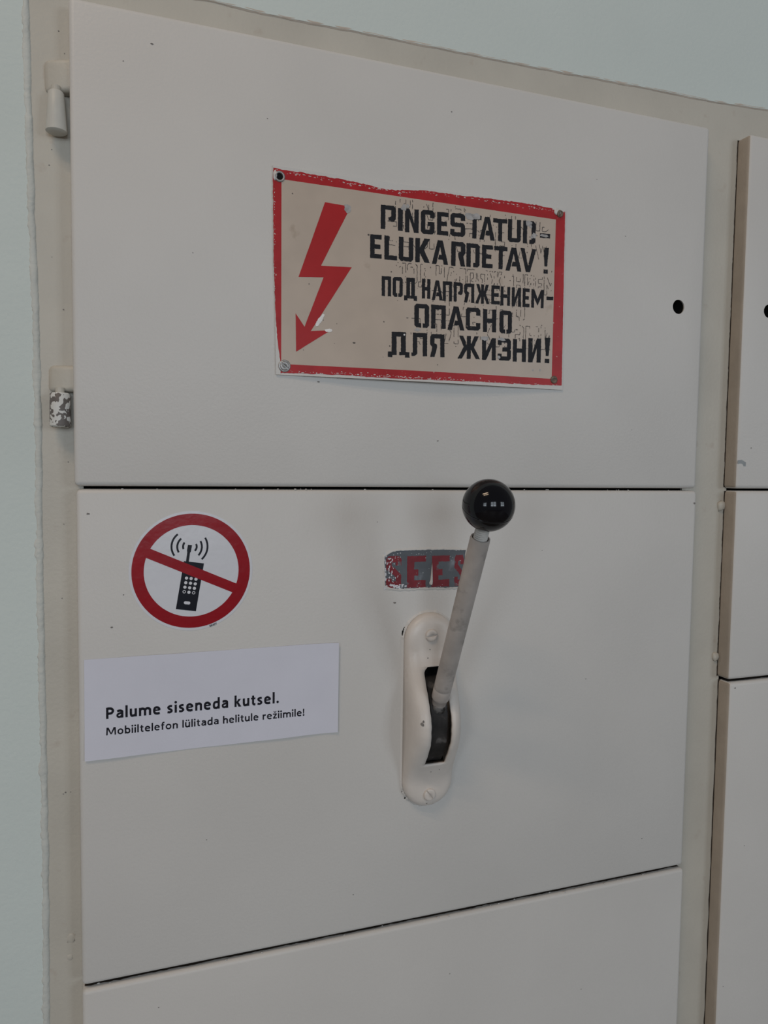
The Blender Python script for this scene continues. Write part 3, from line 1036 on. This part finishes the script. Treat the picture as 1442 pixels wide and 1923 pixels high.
def letter(ch, t):
    """humanist sans letter with cap height 1; returns width and polygons"""
    c, h = t / 2, .73
    dot = lambda x, y, r=.125: [(x + r * math.cos(2 * math.pi * k / 16), y + r * math.sin(2 * math.pi * k / 16)) for k in range(16)]
    bb = lambda *P, tt=t: band(list(P), tt)
    stem = lambda x, y0, y1: [[(x - c, y0), (x + c, y0), (x + c, y1), (x - c, y1)]]
    tv = t * .88
    if ch == 'P':
        return .74, stem(c, 0, 1) + bb((c, 1 - tv / 2), (.30, 1 - tv / 2), (.50, .965 - tv / 2), (.74 - c, .69), (.50, .40 + tv / 2), (.30, .365 + tv / 2), (c, .365 + tv / 2))
    if ch == 'M':
        w = 1.24
        return w, [[(0, 0), (t, 0), (t + .03, 1), (.05, 1)], [(w - t, 0), (w, 0), (w - .05, 1), (w - t - .03, 1)], [(.06, 1), (t + .12, 1), (w / 2 + c * .8, .10), (w / 2 - c * .8, .10)], [(w - .06, 1), (w - t - .12, 1), (w / 2 - c * .8, .10), (w / 2 + c * .8, .10)]]
    if ch == 'l':
        return t, stem(c, 0, 1.07)
    if ch == 'i':
        return t, stem(c, 0, h) + [dot(c, .955)]
    if ch in 'uü':
        w = .67
        g = stem(w - c, 0, h) + bb((c, h), (c, .32), (.16, .12), (.30, c * .85), (.46, .13), (w - c, .26))
        if ch == 'ü':
            g += [dot(.19, .95, .10), dot(.48, .95, .10)]
        return w, g
    if ch in 'nh':
        w = .67
        return w, stem(c, 0, h if ch == 'n' else 1.07) + bb((c, .47), (.21, .60), (.38, h - c * .85), (w - c - .02, h - .17), (w - c, .42), (w - c, 0))
    if ch == 'r':
        return .45, stem(c, 0, h) + bb((c, .44), (.19, .585), (.31, h - c), (.46, h - c * .9))
    if ch == 'm':
        w, q = 1.15, 1.15 / 2
        return w, stem(c, 0, h) + bb((c, .47), (.19, .60), (.34, h - c * .85), (q - .02, h - .17), (q, .42), (q, 0)) + bb((q, .47), (q + .10, .60), (q + .26, h - c * .85), (w - c - .02, h - .17), (w - c, .42), (w - c, 0))
    if ch == 'e':
        w = .70
        return w, bb((c * .8, .39), (w - c, .39), tt=t * .62) + bb((w - c, .36), (w - c - .02, .52), (.37, h - c * .8), (.16, .58), (c, .36), (.17, .15), (.40, c * .8), (w - .07, .115))
    if ch == 'a':
        w = .66
        return w, bb((.09, .605), (.30, h - c * .8), (w - c - .03, .59), (w - c, .42), (w - c, 0)) + bb((w - c, .42), (.33, .405), (.13, .31), (.12, .16), (.27, c * .8), (.43, .125), (w - c, .25), tt=t * .85)
    if ch == 's':
        return .53, bb((.47, .635), (.28, h - c * .8), (.11, .56), (.16, .43), (.36, .32), (.43, .19), (.26, c * .8), (.03, .115), tt=t * .92)
    if ch == 'o':
        w = .76
        P = [(w / 2 + (w / 2 - c) * math.cos(2 * math.pi * k / 12), h / 2 + (h / 2 - c * .75) * math.sin(2 * math.pi * k / 12)) for k in range(13)]
        return w, band(P, t * .96)
    if ch in 'db':
        w = .70
        st = stem(w - c, 0, 1.07)
        bo = bb((w - c, .60), (.40, h - c * .8), (.17, .58), (c, .36), (.15, .15), (.34, c * .8), (.48, .14), (w - c, .24))
        g = st + bo
        return w, (g if ch == 'd' else [[(w - x, y) for x, y in P][::-1] for P in g])
    if ch == 'k':
        return .66, stem(c, 0, 1.07) + [[(t * .9, .30), (t * .9, .46), (.40, h), (.67, h), (.36, .385)], [(t * .9, .42), (.38, .46), (.70, 0), (.41, 0)]]
    if ch == 't':
        return .45, bb((.20, .92), (.20, .55), (.20, .24), (.27, .10), (.44, .085)) + [[(0, h - tv * .8), (.44, h - tv * .8), (.44, h), (0, h)]]
    if ch == 'f':
        return .43, bb((.18, 0), (.18, .5), (.18, .82), (.27, .965), (.45, .99)) + [[(0, h - tv * .8), (.42, h - tv * .8), (.42, h), (0, h)]]
    if ch == 'ž':
        w = .54
        return w, [[(0, 0), (w, 0), (w, tv), (0, tv)], [(0, h - tv), (w, h - tv), (w, h), (0, h)], [(0, tv * .9), (t * 1.15, tv * .9), (w, h - tv * .9), (w - t * 1.15, h - tv * .9)], [(.04, 1.04), (.18, 1.04), (.34, .84), (.20, .84)], [(.50, 1.04), (.36, 1.04), (.20, .84), (.34, .84)]]
    if ch == '.':
        return t * 1.2, [dot(t * .6, .115)]
    if ch == '!':
        return t * 1.2, [[(t * .25, .31), (t * .95, .31), (t * 1.12, 1), (t * .08, 1)], dot(t * .6, .115)]
    return .27, []


def text_polys(body_, width, x0, zbase, capz, parent, name, mat, yoff, t, gap, yfun):
    pen, polys = 0, []
    for ch in body_:
        w, P = letter(ch, t)
        polys += [[(pen + x, y) for x, y in q] for q in P]
        pen += w + gap
    k = width / (pen - gap)
    return flat_print(name, [[(x0 + x * k, zbase + y * capz) for x, y in q] for q in polys], lambda x, z: yfun(x, z) - yoff, mat, parent)


def block_mark(x0, z0, ht, rot, parent):
    """the maker's mark in plain block capitals along the rim"""
    B = {'B': [(0, 0), (.7, 0), (.8, .12), (.8, .42), (.7, .5), (.8, .58), (.8, .88), (.7, 1), (0, 1)], 'R': [(0, 0), (.25, 0), (.25, .4), (.55, 0), (.85, 0), (.55, .42), (.8, .55), (.8, .9), (.7, 1), (0, 1)],
         'A': [(0, 0), (.25, 0), (.32, .2), (.58, .2), (.65, 0), (.9, 0), (.58, 1), (.32, 1)], 'D': [(0, 0), (.6, 0), (.82, .25), (.82, .75), (.6, 1), (0, 1)],
         'Y': [(.33, 0), (.57, 0), (.57, .4), (.9, 1), (.64, 1), (.45, .62), (.26, 1), (0, 1), (.33, .4)]}
    H_ = {'B': [[(.24, .16), (.24, .40), (.56, .40), (.56, .16)], [(.24, .60), (.24, .84), (.56, .84), (.56, .60)]], 'R': [[(.25, .58), (.25, .82), (.56, .82), (.56, .58)]],
          'A': [[(.38, .38), (.45, .72), (.52, .38)]], 'D': [[(.25, .2), (.25, .8), (.5, .8), (.58, .68), (.58, .32), (.5, .2)]], 'Y': []}
    pen, out = 0, []

    def tr(P):
        return [(x0 + (x * math.cos(rot) - z * math.sin(rot)) * ht, z0 + (x * math.sin(rot) + z * math.cos(rot)) * ht) for x, z in P]
    for ch in 'BRADY':
        out.append({'outer': tr([(pen + x * .8, z) for x, z in B[ch]]), 'holes': [tr([(pen + x * .8, z) for x, z in q]) for q in H_[ch]]})
        pen += .76
    return flat_print('maker_mark', out, yk(.00037), 'black_vinyl', parent)


block_mark(103.0, -116.6, 1.65, math.radians(19), STK)

# ------------------------------------------------------------------ paper notice
NOTE = thing('paper_notice', (0.1097, 0, -0.178), 'white paper strip with two lines of black print below the round sticker', 'notice')


def paper_y(x, z):
    u = (x * 1000 - 4.7) / 210
    v = (z * 1000 + 219) / 81.8
    return -0.0005 - 0.0011 * max(0, 1 - v * 3) * (.5 + .5 * math.sin(u * 9 + 1)) - 0.0013 * max(0, (u - .93) / .07) ** 2 - 0.0007 * math.sin(u * 5) ** 2 * v


def build_paper():
    C = [(4.5, -219.7), (214.6, -217.9), (214.8, -136.9), (4.9, -137.2)]
    bm = bmesh.new()
    nu, nv = 56, 20
    lay = []
    for dy in (0, .00018):
        G = []
        for j in range(nv + 1):
            row = []
            for i in range(nu + 1):
                u, v = i / nu, j / nv
                x = (C[0][0] * (1 - u) + C[1][0] * u) * (1 - v) + (C[3][0] * (1 - u) + C[2][0] * u) * v
                z = (C[0][1] * (1 - u) + C[1][1] * u) * (1 - v) + (C[3][1] * (1 - u) + C[2][1] * u) * v
                z += .35 * noise.noise(Vector((x * .03, 2, 7))) * (1 if v in (0, 1) else 0)
                row.append(bm.verts.new((x / 1000, paper_y(x / 1000, z / 1000) + dy, z / 1000)))
            G.append(row)
        lay.append(G)
    F, B = lay
    for j in range(nv):
        for i in range(nu):
            bm.faces.new((F[j][i], F[j][i + 1], F[j + 1][i + 1], F[j + 1][i]))
            bm.faces.new((B[j][i], B[j + 1][i], B[j + 1][i + 1], B[j][i + 1]))
    for i in range(nu):
        bm.faces.new((F[0][i], B[0][i], B[0][i + 1], F[0][i + 1]))
        bm.faces.new((F[nv][i], F[nv][i + 1], B[nv][i + 1], B[nv][i]))
    for j in range(nv):
        bm.faces.new((F[j][0], F[j + 1][0], B[j + 1][0], B[j][0]))
        bm.faces.new((F[j][nu], B[j][nu], B[j + 1][nu], F[j + 1][nu]))
    auto_smooth(from_bm('paper_sheet', bm, 'paper', NOTE), 40)


build_paper()
text_polys('Palume siseneda kutsel.', 140.6, 20.9, -186.9, 9.3, NOTE, 'heading', 'ink', .00012, .215, .185, paper_y)
text_polys('Mobiiltelefon lülitada helitule režiimile!', 163.3, 20.8, -200.3, 6.2, NOTE, 'subheading', 'ink', .00012, .190, .165, paper_y)

# ------------------------------------------------------------------ stencilled position plate
PLT = thing('position_plate', (0.296, 0, -0.074), 'small slate grey plate with red stencilled letters behind the lever rod', 'plate')


def build_plate():
    P = rough_poly([(257.2, -62.0), (262, -58.6), (266, -57.2), (278, -56.4), (306, -56.6), (337.5, -57.6), (335.5, -92.0), (316, -92.2), (296.8, -91.2), (284, -91.6), (271.4, -91.6), (262, -90.0), (258.2, -87.6)], 1.3, .55, 6, .5)
    # a thin raised lip of white paint all round
    bm = bmesh.new()
    n = len(P)
    cxp, czp = 297, -74
    rings = []
    for d, y in ((0, .00055), (.25, .0009), (1.1, .00075), (2.4, .00002)):
        ring = []
        for x, z in P:
            v = Vector((x - cxp, (z - czp) * 2.2)).normalized()
            k = d * (1 + .7 * noise.noise(Vector((x * .25, z * .25, 3))))
            ring.append(bm.verts.new(((x + v.x * k) / 1000, -y, (z + v.y * k) / 1000)))
        rings.append(ring)
    for A, B in zip(rings, rings[1:]):
        for i in range(n):
            j = (i + 1) % n
            bm.faces.new((A[i], A[j], B[j], B[i]))
    bmesh.ops.recalc_face_normals(bm, faces=list(bm.faces))
    from_bm('paint_lip', bm, 'door', PLT, True)
    flat_print('plate_face', [P], yk(.0003), 'slate', PLT)
    let = []
    for ch, x0, x1, z0, z1 in (('S', 259.0, 273.6, -90.4, -61.2), ('E', 279.2, 297.6, -91.0, -61.6), ('E', 303.6, 321.4, -91.2, -62.0), ('S', 326.6, 336.0, -91.0, -62.0)):
        w, h = x1 - x0, z1 - z0
        if ch == 'E':
            s, t = .38 * w, .21 * h
            G_ = [[(0, 0), (w, 0), (w, t * 1.1), (s, t * 1.1), (s, .37 * h), (.60 * w, .37 * h), (.60 * w, .57 * h), (s, .57 * h), (s, h - t * .9), (w, h - t * .9), (w, h), (0, h)]]
        else:
            s, t = .36 * w, .20 * h
            G_ = [[(.1 * w, 0), (.85 * w, 0), (w, .10 * h), (w, .40 * h), (.55 * w, .62 * h), (s, .70 * h), (s, h - t), (.62 * w, h - t), (.62 * w, .70 * h), (w, .70 * h), (w, .9 * h), (.85 * w, h), (.15 * w, h), (0, .9 * h), (0, .60 * h), (.5 * w, .40 * h), (w - s, .32 * h), (w - s, t), (s, t), (s, .30 * h), (0, .30 * h), (0, .08 * h)]]
        for Q in G_:
            let.append(rough_poly([(x0 + x, z0 + z) for x, z in Q], 1.2, .45, x0, .6))
    flat_print('stencil_lettering', let, yk(.00036), 'stencil', PLT)
    # scraped and overpainted left end
    fl_ = []
    rr = random.Random(11)
    for _ in range(95):
        t = rr.random() ** 1.7
        x = 257.5 + 15 * t
        z = rr.uniform(-91, -58.5)
        fl_.append(blob(x, z, rr.uniform(.25, .95) * (1.15 - .6 * t), 9, .8, .8, 1.1))
    for _ in range(26):
        fl_.append(blob(rr.uniform(260, 278), rr.uniform(-91.4, -87.5), rr.uniform(.3, 1.1), 9, .8, 1.4, .8))
    for _ in range(34):
        fl_.append(blob(rr.uniform(280, 334), rr.choice((rr.uniform(-91.2, -88.8), rr.uniform(-61, -57.6), rr.uniform(-90, -60))), rr.uniform(.12, .38), 8, .8, rr.uniform(.7, 2.2), .7))
    fo = flat_print('paint_fleck', fl_, yk(.00042), 'white_vinyl', PLT)
    fo['kind'] = 'stuff'
    # white pointer
    prof = [(303.7, -68.4), (304.25, -73), (304.6, -80), (304.9, -86.3), (304.6, -88.4), (303.2, -89.3), (301.7, -88.7), (301.3, -87.0), (302.3, -84.5), (302.8, -79), (303.2, -73)]
    vs = [(x / 1000, -.0004, z / 1000) for x, z in prof]
    c = sum(x for x, z in prof) / len(prof)
    vs += [((c + (x - c) * .5) / 1000, -.0013, (z * .97 + -80 * .03) / 1000) for x, z in prof]
    n = len(prof)
    fs = [(i, (i + 1) % n, (i + 1) % n + n, i + n) for i in range(n)] + [tuple(range(n, 2 * n))]
    po = from_data('pointer', vs, fs, 'door', PLT)
    bm = bmesh.new()
    bm.from_mesh(po.data)
    bmesh.ops.recalc_face_normals(bm, faces=list(bm.faces))
    bm.to_mesh(po.data)
    bm.free()


build_plate()

# ------------------------------------------------------------------ lever switch
HX = 0.3015
LEV = thing('lever_switch', (HX, 0, -0.206), 'painted hand lever with black ball knob rising from an oval slotted housing', 'switch')
HZ0, HZ1, HW = -0.2968, -0.1142, 0.0247
SLZ0, SLZ1, SLW = -0.2515, -0.1620, 0.0102


def sstep(a, b, t):
    t = min(1, max(0, (t - a) / (b - a)))
    return t * t * (3 - 2 * t)


def hump(z):
    up = sstep(-0.2760, -0.2180, z)
    dn = 1 - sstep(-0.2140, -0.1450, z)
    return 0.0100 + 0.0255 * up * dn


def house_y(x, z):
    zc = min(HZ1 - HW, max(HZ0 + HW, z))
    d = math.hypot(x - HX, z - zc) / HW
    d = min(1, d)
    return -hump(z) * max(0, 1 - d ** 5.0) ** (1 / 3.0)


def build_housing():
    fr = [1, .995, .98, .955, .92, .87, .80, .70, .58]
    si = SLW / HW
    inner = [si, .27, .13, 0]
    fx = [-f for f in fr] + [-f for f in inner] + [f for f in reversed(inner[:-1])] + [f for f in reversed(fr)]
    zs = []
    k = 14
    for i in range(k):
        zs.append(HZ0 + HW * (1 - math.cos(math.pi / 2 * i / k)))
    zs += [z for z in lerp_list(HZ0 + HW, HZ1 - HW, 78)]
    for i in range(1, k + 1):
        zs.append(HZ1 - HW + HW * math.sin(math.pi / 2 * i / k))
    # snap rows to slot ends
    for tgt in (SLZ0, SLZ1):
        j = min(range(len(zs)), key=lambda q: abs(zs[q] - tgt))
        zs[j] = tgt
    bm = bmesh.new()
    rows = []
    for z in zs:
        zc = min(HZ1 - HW, max(HZ0 + HW, z))
        w = math.sqrt(max(1e-9, HW * HW - (z - zc) ** 2))
        row = []
        for f in fx:
            # inside the straight part the slot columns stay at fixed distance from the axis
            x = HX + f * w
            y = house_y(x, z)
            row.append(bm.verts.new((x, y, z)))
        rows.append(row)
    ia = len(fr)
    ib = len(fx) - 1 - len(fr)
    for j in range(len(zs) - 1):
        zm = (zs[j] + zs[j + 1]) / 2
        for i in range(len(fx) - 1):
            if SLZ0 < zm < SLZ1 and ia <= i < ib:
                continue
            bm.faces.new((rows[j][i], rows[j][i + 1], rows[j + 1][i + 1], rows[j + 1][i]))
    bmesh.ops.remove_doubles(bm, verts=list(bm.verts), dist=1e-6)
    # round the corners of the slot
    for v in bm.verts:
        if abs(abs(v.co.x - HX) - SLW) < 1e-5 and SLZ0 - .002 < v.co.z < SLZ1 + .002:
            e = min(v.co.z - SLZ0, SLZ1 - v.co.z)
            if -1e-6 <= e < .006 and v.co.z > -0.2:
                v.co.x -= math.copysign(.0042 * (1 - e / .006) ** 2, v.co.x - HX)
            v.co.x += .0004 * noise.noise(Vector((0, 0, v.co.z * 160)))
    o = from_bm('lever_housing', bm, 'housing', LEV, True)
    md = o.modifiers.new('wall', 'SOLIDIFY')
    md.thickness = 0.0024
    md.offset = -1
    md.use_quality_normals = True
    return o


house = build_housing()
from_bm('slot_recess', box_bm(HX - .0165, HX + .0165, -.0012, -.0003, -.2560, -.1560), 'dark', LEV)


def build_drum():
    bm = bmesh.new()
    cyd, czd, r = -0.0014, -0.2120, 0.0280
    n = 30
    pr = []
    for i in range(n + 1):
        a_ = -math.pi / 2 + math.pi * i / n
        rr = r * (1 + .035 * noise.noise(Vector((math.cos(a_) * 4, math.sin(a_) * 4, 1))))
        pr.append((cyd - rr * math.cos(a_), czd + 1.5 * rr * math.sin(a_)))
    xs = (-.0088, -.0080, 0, .0080, .0088)
    sc_ = (.94, 1, .985, 1, .94)
    R_ = [[bm.verts.new((HX + x, cyd + (y - cyd) * k, czd + (z - czd) * k)) for y, z in pr] for x, k in zip(xs, sc_)]
    for A, B in zip(R_, R_[1:]):
        for i in range(n):
            bm.faces.new((A[i], A[i + 1], B[i + 1], B[i]))
    bm.faces.new(R_[0])
    bm.faces.new(list(reversed(R_[-1])))
    bmesh.ops.recalc_face_normals(bm, faces=list(bm.faces))
    auto_smooth(from_bm('cam_drum', bm, 'drum', LEV), 40)


build_drum()
BALL = Vector((HX - 0.0004, -0.1160, -0.0092))
BASE = Vector((HX + 0.0005, -0.0285, -0.1870))
AX = (BALL - BASE).normalized()
LEN = (BALL - BASE).length
RR = 0.0080
tt = LEN - 0.0292                        # open end of the tube
prof = [(RR * .80, -.006), (RR * .86, -.0005), (RR * .97, .0006), (RR, .0016), (RR, .0112), (RR * .95, .0116), (RR * .95, .0121), (RR * .99, .0126),
        (RR, .016), (RR * 1.005, tt * .5), (RR * 1.01, tt - .001), (RR * .98, tt), (RR * .86, tt), (RR * .82, tt - .0008), (RR * .82, tt - .008), (0, tt - .008)]
rod = from_bm('lever_rod', lathe_bm(BASE, AX, prof, 48), 'rod', LEV)
auto_smooth(rod, 50)
# weld neck down to the drum
nb = lathe_bm(BASE, AX, [(0, -.012), (RR * .9, -.012), (RR * .78, -.006), (RR * .70, -.001), (0, -.001)], 24)
for v in nb.verts:
    v.co += noise.noise_vector(v.co * 260) * .0008
from_bm('weld_neck', nb, 'weld', LEV, True)
# stud with its thread
sp_ = [(0, tt - .0075), (.0052, tt - .0075)]
t = tt - .006
while t < LEN - .0205:
    sp_ += [(.0048, t), (.0058, t + .0008), (.0048, t + .0016)]
    t += .0017
sp_ += [(.0052, LEN - .0185), (.0050, LEN - .012), (0, LEN - .012)]
auto_smooth(from_bm('threaded_stud', lathe_bm(BASE, AX, sp_, 32), 'stud', LEV), 30)
# ball knob with a mould line
RB = 0.0204
pr = []
n = 56
for i in range(n + 1):
    a_ = -math.pi / 2 + math.pi * i / n
    if a_ < -1.29:
        continue
    pr.append((RB * math.cos(a_), RB * math.sin(a_)))
pr = [(0, pr[0][1] + .0004)] + pr
lat = -math.sin(math.radians(11.5)) * RB
out = []
done = False
for r_, t_ in pr:
    if not done and t_ > lat and r_ > .01:
        rl = math.sqrt(RB * RB - lat * lat)
        out += [(rl + .00002, lat - .00030), (rl - .00022, lat - .00010), (rl - .00022, lat + .00010), (rl + .00002, lat + .00030)]
        done = True
    if r_ > .01 and abs(t_ - lat) < .00045:
        continue
    out.append((max(r_, 0), t_))
out[-1] = (0, RB)
knob = from_bm('ball_knob', lathe_bm(BALL, AX, out, 96), 'bakelite', LEV, True)
knob['label'] = 'glossy black ball knob'
# housing screws
slot_screw('screw', .3003, -.1340, house_y(.3003, -.1340), .0058, .0026, math.radians(8), 'housing', LEV, .4, .09)
slot_screw('screw', .3010, -.2835, house_y(.3010, -.2835), .0058, .0026, math.radians(-52), 'housing', LEV, .4, .08)
# bare chips in the housing paint


def chip_on_housing(x, z, r, sx, sz):
    ch = bmesh.new()
    c = ch.verts.new((x, house_y(x, z) - .00025, z))
    ring = []
    for q in blob(x * 1000, z * 1000, r, 11, .6, sx, sz):
        xx, zz = q[0] / 1000, q[1] / 1000
        ring.append(ch.verts.new((xx, house_y(xx, zz) - .00025, zz)))
    for i in range(len(ring)):
        ch.faces.new((c, ring[i], ring[(i + 1) % len(ring)]))
    bmesh.ops.recalc_face_normals(ch, faces=list(ch.faces))
    from_bm('paint_chip', ch, 'nick', LEV)


for args in ((.2835, -.2080, 1.3, .9, 1.4), (.2845, -.2055, .8, .8, 1.5), (.2965, -.1545, .6, 1, 1), (.2990, -.1470, .5, 1, 1), (.3000, -.2600, .6, 1.3, .6), (.3080, -.2585, .5, 1, 1), (.2990, -.2925, .6, 1.2, .8)):
    chip_on_housing(*args)
# torn paint skin around the foot of the housing
tr = [rough_poly([(275.2, -131), (277.4, -127), (279.2, -126.6), (278.2, -133), (277.0, -139.5), (275.6, -138.6), (275.0, -134)], .9, .5, 1), blob(276.3, -212, .7, 9, .6, .6, 2), blob(276.2, -272, .7, 9, .6, .7, 1.8), blob(277.6, -282, .8, 9, .6, .7, 1.8), blob(280.4, -288.4, .8, 9, .6, 1, 1)]
for q in tr:
    flat_print('torn_paint', [q], yk(.0002), 'dark', LEV)


def skin():
    bm = bmesh.new()
    n = 150
    rings = []
    for k in range(4):
        ring = []
        for i in range(n):
            a_ = 2 * math.pi * i / n
            zc = HZ1 - HW if math.sin(a_) > 0 else HZ0 + HW
            q = noise.noise(Vector((math.cos(a_) * 6, math.sin(a_) * 14, 3)))
            w = HW + (0.0, .0004, .0010 + .0007 * q, .0018 + .0012 * q)[k]
            y = -(0.0012 + .0008 * q, 0.0011 + .0009 * q, 0.0006 + .0005 * q, -.00002)[k]
            ring.append(bm.verts.new((HX + w * math.cos(a_), y, zc + w * math.sin(a_))))
        rings.append(ring)
    for A, B in zip(rings, rings[1:]):
        for i in range(n):
            j = (i + 1) % n
            bm.faces.new((A[i], A[j], B[j], B[i]))
    bmesh.ops.recalc_face_normals(bm, faces=list(bm.faces))
    from_bm('paint_skin', bm, 'door', LEV, True)


skin()
